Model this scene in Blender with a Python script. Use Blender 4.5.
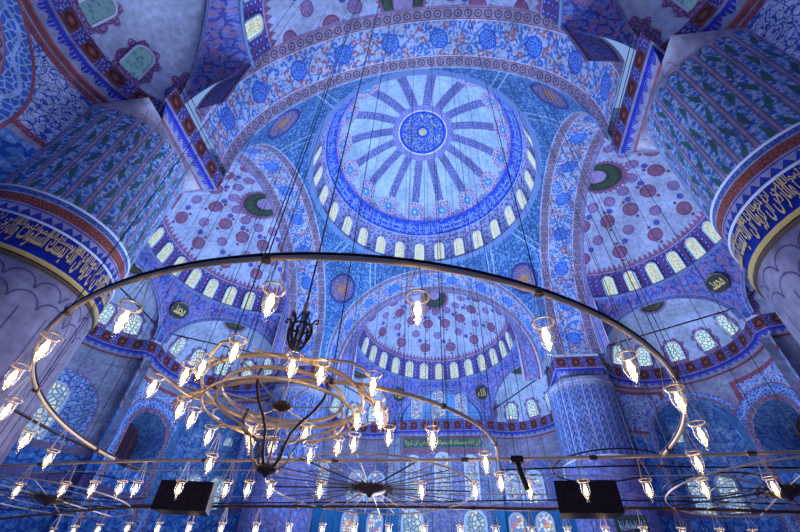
import bpy, math, random
from math import sin, cos, pi, sqrt, radians as R, atan2, hypot
from mathutils import Vector as V, Matrix
random.seed(7)
for o in list(bpy.data.objects): bpy.data.objects.remove(o)
SC = bpy.context.scene; COL = SC.collection

# ---------------------------------------------------------------- camera
CAM = V((2.0241, -23.9578, 1.6))
pit, yaw, rol = R(42.9728), R(-9.2453), R(2.8539)
fw = V((sin(yaw)*cos(pit), cos(yaw)*cos(pit), sin(pit)))
rt0 = V((cos(yaw), -sin(yaw), 0)); up0 = rt0.cross(fw)
rt = rt0*cos(rol)+up0*sin(rol); up = -rt0*sin(rol)+up0*cos(rol)
cd = bpy.data.cameras.new('camera'); cam = bpy.data.objects.new('camera', cd); COL.objects.link(cam)
cd.sensor_width = 36; cd.lens = 409.54/800*36; cd.clip_end = 300; cd.clip_start = .05
cam.matrix_world = Matrix(((rt.x, up.x, -fw.x, CAM.x), (rt.y, up.y, -fw.y, CAM.y), (rt.z, up.z, -fw.z, CAM.z), (0, 0, 0, 1)))
SC.camera = cam
# ---------------------------------------------------------------- light
W = bpy.data.worlds.new('sky'); SC.world = W; W.use_nodes = True
W.node_tree.nodes['Background'].inputs[0].default_value = (.30, .50, 1, 1)
W.node_tree.nodes['Background'].inputs[1].default_value = .6
def area(name, loc, to, size, power, col):
    l = bpy.data.lights.new(name, 'AREA'); l.shape = 'DISK'; l.size = size; l.energy = power; l.color = col
    o = bpy.data.objects.new(name, l); COL.objects.link(o); o.location = loc
    o.rotation_euler = (V(to)-V(loc)).to_track_quat('-Z', 'Y').to_euler(); return o
BL = (.42, .68, 1.0)
area('fill_light_dome', (0, 0, 36), (0, 0, 45), 12, 560, BL)  # added unseen disc lamp, brightens the dome shell from inside
area('fill_light_hall', (0, 1, 6.5), (0, 0, 40), 20, 8600, (.37, .60, 1.0))  # broad fill disc added low in the hall to lift the vaults
area('fill_light_far', (0, 8, 9), (0, 24, 26), 10, 3300, (.38, .62, 1.0))  # fill lamp added in mid-air, aimed at the far half dome
area('fill_light_left', (-8, 0, 10), (-24, 2, 27), 9, 2100, (.48, .64, 1.0))  # added bluish fill in mid-air for the left half dome
area('fill_light_right', (8, 0, 10), (24, 2, 27), 9, 1000, (.80, .70, .95))  # weaker, more neutral fill added for the right half dome
area('fill_light_near', (3.2, -19.5, 7), (0, -15, 25), 5, 700, (.62, .68, 1.0))  # small unseen disc added to brighten the near arch and vault
area('fill_light_piers', (1, -7, 6), (-3, -20, 9), 9, 1500, (.80, .78, 1.0))  # neutral fill added to brighten the lower parts of the near piers
SC.view_settings.view_transform = 'Standard'; SC.view_settings.look = 'None'
SC.view_settings.exposure = .22; SC.view_settings.gamma = 1; SC.view_settings.use_curve_mapping = False
cy = SC.cycles; cy.max_bounces = 5; cy.diffuse_bounces = 3; cy.glossy_bounces = 2; cy.transparent_max_bounces = 12
cy.transmission_bounces = 3; cy.caustics_reflective = False; cy.caustics_refractive = False; cy.sample_clamp_indirect = 4

# ---------------------------------------------------------------- node language
class X:
    def __init__(s, g, k): s.g, s.k = g, k
    def m(s, op, b=None, c=None):
        n = s.g.nt.nodes.new('ShaderNodeMath'); n.operation = op
        for i, v in enumerate((s, b, c)):
            if v is None: continue
            if isinstance(v, X): s.g.nt.links.new(v.k, n.inputs[i])
            else: n.inputs[i].default_value = v
        return X(s.g, n.outputs[0])
    def w(s, v): return v if isinstance(v, X) else s.g.c(v)
    def __add__(s, b): return s.m('ADD', b)
    __radd__ = __add__
    def __sub__(s, b): return s.m('SUBTRACT', b)
    def __rsub__(s, b): return s.g.c(b).m('SUBTRACT', s)
    def __mul__(s, b): return s.m('MULTIPLY', b)
    __rmul__ = __mul__
    def __truediv__(s, b): return s.m('DIVIDE', b)
    def __lt__(s, b): return s.m('LESS_THAN', b)
    def __gt__(s, b): return s.m('GREATER_THAN', b)
    def fr(s): return s.m('FRACT')
    def fl(s): return s.m('FLOOR')
    def ab(s): return s.m('ABSOLUTE')
    def sn(s): return s.m('SINE')
    def sq(s): return s.m('SQRT')
    def mx(s, b): return s.m('MAXIMUM', b)
    def mn(s, b): return s.m('MINIMUM', b)
class G:
    def __init__(g, name, rough=.65, spec=.25, metal=0, plain=False):
        g.plain = plain
        g.m = bpy.data.materials.new(name); g.m.use_nodes = True; g.nt = g.m.node_tree; g.nt.nodes.clear()
        g.b = g.nt.nodes.new('ShaderNodeBsdfPrincipled'); g.o = g.nt.nodes.new('ShaderNodeOutputMaterial')
        g.nt.links.new(g.b.outputs[0], g.o.inputs[0])
        g.b.inputs['Roughness'].default_value = rough; g.b.inputs['Metallic'].default_value = metal
        g.b.inputs['Specular IOR Level'].default_value = spec
        t = g.nt.nodes.new('ShaderNodeUVMap'); s = g.nt.nodes.new('ShaderNodeSeparateXYZ')
        g.nt.links.new(t.outputs[0], s.inputs[0]); g.u, g.v = X(g, s.outputs[0]), X(g, s.outputs[1])
    def c(g, v):
        n = g.nt.nodes.new('ShaderNodeValue'); n.outputs[0].default_value = v; return X(g, n.outputs[0])
    def vec(g, a, b, z=0):
        n = g.nt.nodes.new('ShaderNodeCombineXYZ')
        for i, q in enumerate((a, b, z)):
            if isinstance(q, X): g.nt.links.new(q.k, n.inputs[i])
            else: n.inputs[i].default_value = q
        return n.outputs[0]
    def noise(g, a, b, sc=1, det=2):
        n = g.nt.nodes.new('ShaderNodeTexNoise'); g.nt.links.new(g.vec(a, b), n.inputs['Vector'])
        n.inputs['Scale'].default_value = sc; n.inputs['Detail'].default_value = det; return X(g, n.outputs[0])
    def vor(g, a, b, sc=1, feat='F1', rnd=1):
        n = g.nt.nodes.new('ShaderNodeTexVoronoi'); n.feature = feat; n.voronoi_dimensions = '2D'
        g.nt.links.new(g.vec(a, b), n.inputs['Vector']); n.inputs['Scale'].default_value = sc
        n.inputs['Randomness'].default_value = rnd
        d = X(g, n.outputs['Distance'])
        if feat == 'F1':
            s = g.nt.nodes.new('ShaderNodeSeparateColor'); g.nt.links.new(n.outputs['Color'], s.inputs[0])
            return d, X(g, s.outputs[0])
        return d
    def col(g, c):
        if isinstance(c, tuple):
            n = g.nt.nodes.new('ShaderNodeRGB'); n.outputs[0].default_value = (*c, 1); return n.outputs[0]
        return c
    def mix(g, f, a, b):
        n = g.nt.nodes.new('ShaderNodeMix'); n.data_type = 'RGBA'
        if isinstance(f, X): g.nt.links.new(f.k, n.inputs[0])
        else: n.inputs[0].default_value = f
        for i, q in ((6, a), (7, b)):
            if isinstance(q, tuple): n.inputs[i].default_value = (*q, 1)
            else: g.nt.links.new(q, n.inputs[i])
        return n.outputs[2]
    def end(g, c, emit=0):
        c = g.col(c)
        if not g.plain:      # centuries of dust and hand-painted unevenness, fixed in the place
            ge = g.nt.nodes.new('ShaderNodeNewGeometry'); fac = None
            for sc_, lo_, amp in ((.45, .34, .9), (3.2, .30, 1.1)):
                n = g.nt.nodes.new('ShaderNodeTexNoise'); n.inputs['Scale'].default_value = sc_; n.inputs['Detail'].default_value = 4
                g.nt.links.new(ge.outputs['Position'], n.inputs['Vector']); f = (X(g, n.outputs[0])-lo_)*amp+.72; fac = f if fac is None else fac*f
            fac = fac.mx(.35).mn(1.12); vm = g.nt.nodes.new('ShaderNodeVectorMath'); vm.operation = 'SCALE'
            g.nt.links.new(c, vm.inputs[0]); g.nt.links.new(fac.k, vm.inputs['Scale']); c = vm.outputs[0]
        g.nt.links.new(c, g.b.inputs['Base Color'])
        if emit: g.nt.links.new(c, g.b.inputs['Emission Color']); g.b.inputs['Emission Strength'].default_value = emit
        return g.m
def dist(a, b): return (a*a+b*b).sq()
WH = (.70, .72, .78); WB = (.50, .60, .80); BLU = (.03, .09, .48); MB = (.07, .20, .62); LB = (.20, .38, .72); TEAL = (.05, .26, .42)
RED = (.40, .07, .07); DRD = (.22, .05, .06); LAV = (.40, .36, .58); GRN = (.05, .16, .12); GOLD = (.62, .44, .16); PUR = (.24, .15, .38); PINK = (.50, .28, .32)
def band(v, a, b): return (v > a)*(v < b)
def plaster(g, a, b, c=WH):
    n = g.noise(a, b, .35, 4); return g.mix((n-.35)*1.6, c, tuple(q*.82 for q in c))
def floral(g, u, v, sc, bg, vine, f1, f2, dens=.34, vw=.06):
    w = g.noise(u, v, sc*.9, 2)
    uu, vv = u+(w-.5)*(1.2/sc), v+(w-.5)*(-1.0/sc)
    e = g.vor(uu, vv, sc, 'DISTANCE_TO_EDGE')
    c = g.mix(e < vw, bg, vine)
    d, r = g.vor(u, v, sc*1.3)
    leaf, r2 = g.vor(uu, vv, sc*3.1)
    c = g.mix((leaf < .24)*(r2 > .45), c, vine)
    c = g.mix(d < dens, c, g.mix(r > .55, f1, f2))
    c = g.mix((leaf > .52)*(d < dens), c, bg)
    c = g.mix(d < dens*.25, c, bg)
    return c
def chain(g, u, v, c1, c2):            # v in 0..1 across the strip, u repeating every 1
    f = u.fr()-.5; d = dist(f*1.0, (v-.5)*1.15)
    c = g.mix(band(d, .26, .40), c1, c2)
    c = g.mix(d < .12, c, c2)
    return g.mix((v < .07)+(v > .93), c, RED)
def roundel(g, d, r, c, rim, fill, core):
    k = d < r
    c = g.mix(k, c, rim); c = g.mix(d < r*.86, c, fill); e = g.vor(g.u, g.v, 5.0/r, 'DISTANCE_TO_EDGE')
    c = g.mix((d < r*.8)*(e < .13), c, core); return g.mix(d < r*.28, c, core)

M = {}
def simple(name, c, rough=.6, metal=0, spec=.3):
    g = G(name, rough, spec, metal, True); M[name] = g.end(c); return M[name]
simple('iron', (.035, .028, .035), .5, .6)
simple('dark_bronze', (.15, .10, .07), .42, .5)
simple('brass', (.78, .62, .42), .45, .25)
simple('pale_metal', (.75, .66, .52), .45, .3)
simple('speaker_black', (.035, .022, .028), .7)
simple('rubber', (.02, .02, .03), .6)
simple('white_plaster', (.6, .62, .68)); simple('gold_letter', GOLD, .5, .3); simple('pale_letter', (.45, .58, .8), .6)
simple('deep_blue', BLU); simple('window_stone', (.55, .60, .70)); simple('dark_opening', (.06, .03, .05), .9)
simple('arch_edge', (.16, .24, .46)); simple('green_board', (.05, .12, .09)); simple('medallion_black', (.02, .035, .03)); simple('red_wax', (.8, .2, .08))

# --- dome shell: u = angle/360, v = degrees above the sill ring /90
g = G('dome_painting'); u, v = g.u, g.v*90
rad = (v*(pi/180)).m('COSINE')*10.84
a16 = ((u*16+.02).fr()-.5)*(2*pi/16)          # radians from the rib centre line
lat = (a16*rad).ab()
c = plaster(g, u*40, v*.2, (.50, .60, .76))
fl = g.vor(u*90, v*.36, 1.6, 'DISTANCE_TO_EDGE')
ribc = g.mix(fl < .16, (.28, .30, .54), (.10, .09, .32))
c = g.mix((lat < .42)*(v > 38), c, ribc)
c = g.mix(band(lat, .36, .46)*(v > 38), c, (.2, .16, .4))
# crenellated border with star roundels
dv = (v-37.5)*(pi/180*10.6); ds = dist(lat, dv)
zig = ((u*64).fr()-.5).ab()*4
c = g.mix(v < zig+33.5, c, g.mix(fl < .2, (.42, .12, .18), (.28, .36, .75)))
c = g.mix(ds < 1.25, c, g.mix(fl < .2, (.5, .14, .2), (.5, .55, .8))); c = g.mix(ds < .5, c, (.10, .32, .9)); c = g.mix(ds < .16, c, WH)
# inscription band
scr = g.noise(u*70, v*.55, 1.6, 1)
bb = g.mix(band(scr, .49, .515), (.012, .07, .72), (.22, .42, .92))
c = g.mix(v < 32.2, c, (.35, .2, .4)); c = g.mix(v < 31.4, c, bb)
c = g.mix(v < 21.0, c, (.65, .7, .85))
# window band lattice
lat1, lr = g.vor(u*84, v*.33, 1.5)
wb = g.mix(lat1 < .3, (.50, .50, .74), g.mix(lr > .5, (.30, .10, .34), (.10, .16, .55)))
c = g.mix(v < 20.3, c, wb)
# crown medallion
c = g.mix(v > 71.3, c, g.mix(fl < .22, (.40, .40, .68), (.2, .18, .5)))
c = g.mix(v > 75.0, c, (.8, .72, .6)); s2 = g.noise(u*9, v*.12, 4.5, 1)
c = g.mix(v > 75.8, c, g.mix(band(v, 77.5, 86.3)*band(s2, .485, .55), (.012, .07, .55), (.50, .52, .25)))
c = g.mix(v > 87.6, c, (.75, .62, .35)); M['dome'] = g.end(c)

# --- pendentive: uv metres, roundel at origin; uv scaled
g = G('pendentive_painting'); d = dist(g.u, g.v)
c = floral(g, g.u, g.v, 2.5, (.12, .27, .48), (.03, .10, .38), (.28, .46, .68), (.03, .10, .40), .32, .11)
tri = (g.u.ab()*1.0+g.v*.55)
c = g.mix(band(tri, 3.6, 3.75), c, (.4, .6, .8)); c = g.mix(band(tri, 4.25, 4.35), c, (.45, .62, .8)); c = g.mix(g.v > 5.4, c, (.16, .36, .6))
c = roundel(g, d, 1.55, c, (.08, .05, .2), (.04, .12, .45), (.55, .25, .12)); M['pendentive'] = g.end(c)

# --- arch soffit: u metres along, v 0..1 across
g = G('arch_painting'); u, v = g.u, g.v
fr = floral(g, u, v*3.9, 1.25, (.50, .56, .74), (.10, .22, .60), (.44, .15, .20), (.05, .18, .62), .40, .075)
d = dist(((u/3.6).fr()-.5)*3.6, (v-.5)*3.9)
fr = g.mix(d < .66, fr, (.03, .12, .62)); ee = g.vor(u, v*3.9, 5, 'DISTANCE_TO_EDGE'); fr = g.mix((d < .56)*(ee < .16), fr, (.2, .36, .78))
c = g.mix((v < .21)+(v > .79), fr, (.6, .64, .85))
c = g.mix(v < .19, c, chain(g, u/.72, v/.19, (.36, .30, .42), (.15, .08, .16)))
c = g.mix(v > .81, c, chain(g, u/.72, (v-.81)/.19, (.36, .30, .42), (.15, .08, .16))); M['arch'] = g.end(c)
# archivolt face between arch and half dome: v 0..1 across
g = G('archivolt_painting'); u, v = g.u, g.v
c = floral(g, u, v*1.9, 1.9, (.30, .30, .55), (.12, .12, .42), (.42, .2, .3), (.08, .2, .6), .36, .07)
c = g.mix((v < .1)+(v > .9), c, (.55, .6, .8)); c = g.mix(band(v, .1, .17)+band(v, .83, .9), c, RED); M['archivolt'] = g.end(c)

# --- half dome: u = angle -90..90 deg, v = elevation 0..90 deg
def halfdome(name, field, dark, crescent):
    g = G(name); u, v = g.u, g.v; rr = (v*(pi/180)).m('COSINE')*8.87; vm = v*(pi/180*8.2)
    c = plaster(g, u*.1, v*.1, field)
    sc = 26.0
    for off, rad_, c1, c2 in ((0, .66, dark, (.36, .17, .30)), (.5, .50, (.26, .12, .30), (.40, .28, .50))):
        fu = ((u/sc+off).fr()-.5)*(pi/180*sc)*rr
        for row in ((33, 56) if off == 0 else (45, 68)):
            d = dist(fu, vm-row*(pi/180*8.2))
            c = g.mix(d < rad_, c, c1); c = g.mix(d < rad_*.78, c, c2)
            e = g.vor(u*.15, vm, 5, 'DISTANCE_TO_EDGE'); c = g.mix((d < rad_*.74)*(e < .14), c, c1)
            if off == 0:
                d4 = dist(((u/sc+.25).fr()-.5)*(pi/180*sc)*rr+(.0), vm-(row+6)*(pi/180*8.2)); c = g.mix(d4 < .27, c, (.12, .10, .45))
                for sg in (-1, 1):
                    d2 = dist(fu, vm-row*(pi/180*8.2)-sg*.9); c = g.mix(d2 < .16, c, c1)
    zig = ((u/3.26).fr()-.5).ab()*8
    fz = g.mix(g.vor(u*.4, v*.35, 2.2, 'DISTANCE_TO_EDGE') < .16, (.42, .20, .33), (.24, .08, .20))
    c = g.mix(v < 21.5+zig, c, fz)
    l1, lr = g.vor(u*.155, v*.145, 1.9, 'F1', .15)
    wb = g.mix(l1 < .42, (.24, .09, .20), (.035, .07, .40)); wb = g.mix(l1 < .15, wb, (.5, .5, .75))
    c = g.mix(v < 20.5, c, wb); c = g.mix(band(v, 19.6, 20.6)+(v < 1.2), c, (.5, .35, .5))
    # crescent medallion at the top of the shell
    da = dist(u*(pi/180)*rr, vm-12.7); an3 = (u*.7).sn()*.16
    c = g.mix(da < an3+2.75, c, g.mix(g.vor(u*.3, vm, 3, 'DISTANCE_TO_EDGE') < .2, (.40, .18, .3), (.25, .08, .2)))
    c = g.mix(da < 2.25, c, crescent); c = g.mix(band(da, 1.3, 2.0)*(g.vor(u*.3, vm, 4, 'DISTANCE_TO_EDGE') < .07), c, (.16, .15, .06)); c = g.mix(da < 1.0, c, (.4, .28, .5))
    M[name] = g.end(c)
halfdome('half_dome_painting', (.50, .54, .74), (.26, .08, .17), (.03, .06, .05))

# --- exedra shell: u -90..90, v 0..90
g = G('exedra_painting'); u, v = g.u, g.v; rr = (v*(pi/180)).m('COSINE')*5.2; vm = v*(pi/180*4.6)
c = plaster(g, u*.1, v*.1, (.52, .58, .76))
fu = ((u/30+.5).fr()-.5)*30*(pi/180)*rr
dwn = dist(fu*.95, (vm-1.65).mx(0)); dwn = dwn.mx(fu.ab())
ang = ((vm-1.65).m('ARCTAN2', fu)*7).sn()*.10
halo = g.mix(g.vor(u*.12, vm, 3.5, 'DISTANCE_TO_EDGE') < .18, (.42, .24, .42), (.20, .09, .26))
c = g.mix((dwn < ang+.86)*(vm < 3.2), c, halo)
da = dist(u*(pi/180)*rr, vm-7.1)
an2 = ((u*.9).sn()*.13)
c = g.mix(da < an2+1.75, c, halo); c = g.mix(da < 1.45, c, (.02, .04, .035)); c = g.mix(band(da, .7, 1.3)*(g.vor(u*.3, vm, 4, 'DISTANCE_TO_EDGE') < .08), c, (.3, .26, .08)); c = g.mix(da < .55, c, (.4, .4, .62)); M['exedra'] = g.end(c)

# --- squinch web between exedra arch and half-dome ring : u metres, v metres
g = G('squinch_painting'); u, v = g.u, g.v
c = floral(g, u, v, 1.7, (.22, .24, .55), (.07, .08, .42), (.40, .16, .28), (.05, .14, .55), .34, .1); M['squinch'] = g.end(c)
g = G('exedra_arch_painting'); u, v = g.u, g.v
c = floral(g, u, v*.9, 2.6, (.26, .32, .60), (.08, .08, .40), (.42, .2, .3), (.05, .14, .55), .34, .08)
c = g.mix((v < .12)+(v > .88), c, (.5, .58, .8)); M['exedra_arch'] = g.end(c)

# --- cornice: v 0..1 brown face, 1..2 cove with blue fleurs, <0 top; u metres
g = G('cornice_painting'); u, v = g.u, g.v
f = (u/1.3).fr()-.5; d = dist(f*1.3, (v-.5)*1.15)
c = g.mix(f.ab() > .30, (.20, .05, .045), (.30, .28, .55)); e = g.vor(u, v, 5, 'DISTANCE_TO_EDGE')
c = g.mix((f.ab() > .30)*(e < .2), c, (.05, .04, .28)); c = g.mix(band(d, .2, .34), c, (.07, .02, .025)); c = g.mix(d < .12, c, (.32, .10, .08))
c = g.mix((v < .08)+(v > .92), c, (.05, .05, .35)); c = g.mix((v < .035)+(v > .965), c, (.5, .3, .35))
f2 = ((u/.62).fr()-.5).ab()*2; vv = v-1
fl2 = (vv < .74-f2*.40)*(vv > .04); fl2 = fl2*((((u/.155).fr()-.5).ab() < .38)+(vv < .3)).mn(1)
cv = g.mix(fl2, (.26, .27, .44), (.02, .03, .42)); cv = g.mix(vv > .9, cv, (.35, .1, .12))
c = g.mix(v > 1.0, c, cv); c = g.mix(v < 0, c, (.34, .42, .66)); M['cornice'] = g.end(c)

# --- marble corbel under the cornice
g = G('painted_stone'); u, v = g.u, g.v
n = g.noise(u, v, .7, 4); c = g.mix((n-.4)*3, (.42, .42, .52), (.27, .22, .33)); e = g.vor(u, v, 1.9, 'DISTANCE_TO_EDGE', .5)
c = g.mix((e < .05)*(n > .52), c, (.30, .14, .22)); M['stone'] = g.end(c)
# --- pier flutes: u metres round the shaft, v metres height
g = G('pier_painting'); u, v = g.u, g.v; P = .64
def near_pier(g, u, v, top, P):
    x = ((u/P).fr()-.5)*P; k = (u/P).fl()
    h = (top-v)
    capd = dist(x, (P*.40-h).mx(0)); inside = (capd < P*.34)*(v < top)
    ph = v*2.6+k*1.7
    vine = (x-(ph).sn()*P*.17).ab()
    bg = g.mix(g.vor(u, v, 6.5, 'DISTANCE_TO_EDGE') < .22, (.16, .34, .70), (.55, .62, .80))
    d, r = g.vor(u, v, 4.3)
    bg = g.mix(d < .40, bg, g.mix(r > .4, (.04, .16, .60), (.10, .30, .62)))
    leaf = (vine < .055+((v*5.2).sn()*.05)); bg = g.mix(leaf, bg, (.07, .17, .16))
    out = g.mix(band(capd, P*.38, P*.42)*(v < top+.1), (.40, .38, .52), (.30, .05, .06))
    return g.mix(inside, g.mix(capd < P*.36, out, (.12, .08, .30)), bg)
c = near_pier(g, u, v, 19.5, P)
st = g.mix((g.noise(u, v, .7, 4)-.4)*3, (.42, .42, .52), (.27, .22, .33))
c = g.mix(v > 19.62, c, st)
# inscription collar
e = g.vor(u, v, 7, 'DISTANCE_TO_EDGE')
c = g.mix(v < 13.35, c, g.mix(e < .2, (.18, .32, .62), (.05, .12, .5)))
c = g.mix(v < 13.10, c, (.55, .45, .55)); c = g.mix(v < 13.02, c, g.mix(e < .12, (.50, .14, .08), (.28, .04, .04))); c = g.mix(v < 12.62, c, (.50, .42, .55))
f2 = ((u/.34).fr()-.5).ab()*2
c = g.mix(v < 12.55, c, g.mix((v-12.12 < .36-f2*.30)+(v > 12.50), (.52, .46, .62), (.03, .06, .45)))
c = g.mix(v < 12.12, c, (.42, .34, .5)); c = g.mix(v < 12.05, c, (.008, .03, .42)); c = g.mix(v < 10.75, c, (.30, .18, .05)); c = g.mix(band(v, 10.58, 10.66), c, (.06, .03, .02))
mb = g.noise(u*.9, v*.25, 1.2, 5); mc = g.mix((mb-.35)*2.2, (.50, .46, .56), (.26, .22, .34))
# muqarnas-like scallops under the collar
for (zz, pp, ph) in ((10.35, .9, 0), (9.75, .9, .5)):
    fx = ((u/pp+ph).fr()-.5)*pp; dd = dist(fx, v-(zz-.55)); mc = g.mix(band(dd, .40, .46)*(v > zz-.55), mc, (.16, .12, .24))
mc = g.mix((((u/.9).fr()-.5).ab() > .47)*(v < 9.1), mc, (.18, .14, .26))
c = g.mix(v < 10.5, c, mc); M['pier'] = g.end(c)
# far piers: all-over small pattern
g = G('far_pier_painting'); u, v = g.u, g.v; P = .62
x = ((u/P).fr()-.5)*P; ch = ((v/P*1.1+x.ab()*(2.2/P)).fr() < .42)*(x.ab() < P*.36); c = g.mix(ch, (.06, .09, .27), (.22, .28, .48)); d_, r_ = g.vor(u, v, 5); c = g.mix((d_ < .3)*(r_ > .6), c, (.05, .13, .42)); c = g.mix(x.ab() > P*.42, c, (.36, .36, .55))
c = g.mix(v > 18.9-(x/P)*(x/P)*2, c, (.28, .28, .40)); c = g.mix(v < 13, c, floral(g, u, v, 1.8, (.2, .2, .42), (.08, .08, .3), (.2, .3, .6), (.3, .15, .3))); M['far_pier'] = g.end(c)

# --- walls below the cornice; u = metres along, v = z
def tiles(g, u, v, sc=1.5): return floral(g, u, v, sc, (.08, .26, .60), (.02, .09, .42), (.22, .42, .72), (.03, .12, .5), .34, .10)
def marble(g, u, v):
    n = g.noise(u*.6, v, .8, 5); c = g.mix((n-.4)*3, (.40, .42, .54), (.24, .20, .32))
    j = ((v/.8).fr() < .05)+((u/1.6+(v/.8).fl()*.5).fr() < .025); return g.mix(j*.6, c, (.14, .12, .22))
def arch_bands(g, u, v, c, s0, zs, r, wd):
    d = dist(u-s0, (v-zs).mx(0)); d = d.mx((u-s0).ab()); q = (d-r)/wd
    inn = chain(g, (u+v)/.8, q/.34, (.34, .24, .34), (.12, .05, .12))
    vi = ((u-s0).m('ARCTAN2', v-zs)*9).sn()*.12+.62
    mid = g.mix((g.vor(u, v, 3.2, 'DISTANCE_TO_EDGE') < .1)+((q-vi).ab() < .05), (.05, .16, .56), (.36, .50, .78))
    c = g.mix(q < 1.0, c, (.34, .10, .14)); c = g.mix(q < .92, c, mid); c = g.mix(q < .34, c, inn); return g.mix(q < 0, c, tiles(g, u, v))
def gallery(name, rA, wA, zA, top):
    g = G(name); u, v = g.u, g.v
    w1 = g.noise(u, v, 2.2, 1); w2 = g.noise(u+9, v, 2.2, 1)
    sp = g.mix((g.vor(u+w1*.9, v+w2*.9, 2.9, 'DISTANCE_TO_EDGE') < .09)+((w1*9).fr() < .16), (.52, .60, .78), (.04, .10, .46))
    c = marble(g, u, v)
    rd = g.mix(g.vor(u, v, 6, 'DISTANCE_TO_EDGE') < .15, (.42, .12, .16), (.24, .06, .10))
    for (m_, t_) in (((u < 6.9)*(u > .0), top), ((u > 12.1)*(u < 19), 19.3)):
        lo_ = 15.9 if t_ == top else 16.2
        c = g.mix(m_*band(v, lo_, t_), c, rd)
    for (m_, t_) in (((u < 6.5)*(u > .0), top-.32), ((u > 12.5)*(u < 19), 18.95)):
        lo_ = 16.2 if t_ == top-.32 else 16.5
        c = g.mix(m_*band(v, lo_, t_), c, sp)
    c = g.mix(v < 15.6, c, tiles(g, u, v))
    c = arch_bands(g, u, v, c, 8.2, zA, rA, wA); c = arch_bands(g, u, v, c, 13.9, 15.0, 1.85, 1.3)
    M[name] = g.end(g.mix(band(v, 9.6, 10.3), c, (.16, .12, .28)))
gallery('gallery_wall', 3.3, .62, 15.6, 19.9); gallery('near_gallery_wall', 2.3, 1.75, 16.1, 20.0)
g = G('far_alcove_painting'); u, v = g.u, g.v
c = floral(g, u, v, 2.2, (.26, .25, .42), (.14, .12, .30), (.36, .30, .46), (.12, .14, .38), .3, .1)
c = g.mix(v > 18.0, c, g.mix(.45, marble(g, u, v), (.26, .14, .26))); c = g.mix(band(v, 17.6, 18.0), c, (.34, .3, .45))
dd = dist(u-15, (v-15.4).mx(0)); c = g.mix(band(dd, 2.35, 2.7)*(v > 13.2), c, (.10, .16, .5))
c = g.mix(v < 12.9, c, (.02, .16, .38)); c = g.mix(band(v, 12.6, 13.1), c, (.34, .2, .3)); M['far_alcove'] = g.end(c)
g = G('tile_wall_painting'); u, v = g.u, g.v
dd = dist((u-5.6).ab().mn((u-14.6).ab()), (v-14.6).mx(0)); c = g.mix(dd < 3.3, marble(g, u, v), (.30, .2, .36)); c = g.mix(dd < 3.15, c, floral(g, u, v, 2.4, (.42, .50, .68), (.05, .13, .46), (.05, .13, .46), (.10, .25, .6), .3, .13)); c = g.mix(v < 12.2, c, tiles(g, u, v))
c = g.mix(band(v, 11.7, 12.2), c, (.30, .2, .34)); c = g.mix(band(v, 9.6, 10.3), c, (.16, .12, .28)); M['tile_wall'] = g.end(c)
g = G('niche_painting'); u, v = g.u, g.v
c = floral(g, u, v, 1.3, (.22, .44, .74), (.05, .16, .55), (.5, .62, .85), (.08, .22, .6), .32, .07); M['niche'] = g.end(c)
g = G('far_wall_painting'); u, v = g.u, g.v
c = floral(g, u, v, 2.2, (.30, .30, .48), (.16, .15, .36), (.42, .36, .5), (.12, .14, .42), .3, .1)
c = g.mix(v > 21.9, c, (.20, .42, .78)); dd = dist(u, (v-21.9)*1.25); c = g.mix(band(dd, 4.7, 5.25)*(v > 21.9), c, (.06, .14, .5)); c = g.mix(band(dd, 4.62, 4.7), c, (.5, .6, .8))
c = g.mix(band(v, 20.0, 20.6), c, (.30, .14, .24)); c = g.mix((u.ab() > 4.9)*(v < 20.6), c, marble(g, u, v))
c = g.mix((u.ab() < 4.7)*band(v, 18.2, 18.9), c, (.30, .14, .2)); c = g.mix(band(v, 12.6, 13.1), c, (.34, .2, .3)); c = g.mix((v < 12.6)*(u.ab() > 4.9), c, (.03, .2, .42))
M['far_wall'] = g.end(c)
g = G('carpet'); M['floor'] = g.end((.10, .16, .30))

# --- glass
def pane(name, c1, c2, sc, em, lead=.10, extra=None, border=None):
    g = G(name, .5, .1); u, v = g.u, g.v
    d, r = g.vor(u, v, sc); e = g.vor(u, v, sc, 'DISTANCE_TO_EDGE')
    c = g.mix(r > .5, c1, c2)
    if extra:
        for i, q in enumerate(extra): c = g.mix(band(r, .1+i*.16, .2+i*.16), c, q)
    c = g.mix(e < lead, c, (.12, .2, .32))
    if border: c = g.mix((((u+.5).fr()-.5).ab() > .40), c, border)
    g.nt.links.new(c, g.b.inputs['Emission Color']); g.b.inputs['Emission Strength'].default_value = em; g.b.inputs['Base Color'].default_value = (.05, .06, .08, 1); M[name] = g.m
pane('dome_pane', (.66, .86, .88), (.9, .93, .78), 4.6, .80, .07, None, (.75, .95, 1))
pane('half_dome_pane', (.62, .70, .46), (.85, .88, .72), 5.5, .80, .08, None, (.55, .9, .95))
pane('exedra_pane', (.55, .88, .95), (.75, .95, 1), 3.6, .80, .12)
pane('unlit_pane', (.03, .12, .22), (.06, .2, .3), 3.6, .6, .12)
pane('stained_pane', (.06, .16, .80), (.35, .5, .95), 7.0, .85, .12, ((.75, .6, .2), (.4, .2, .6), (.8, .85, .95)))
pane('rose_pane', (.12, .3, .85), (.75, .8, .95), 4.5, .8, .10, ((.85, .3, .1), (.75, .6, .2), (.5, .15, .5)))
pane('white_pane', (.62, .78, .90), (.30, .48, .85), 4.2, .72, .14, ((.85, .88, .6),))

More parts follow.
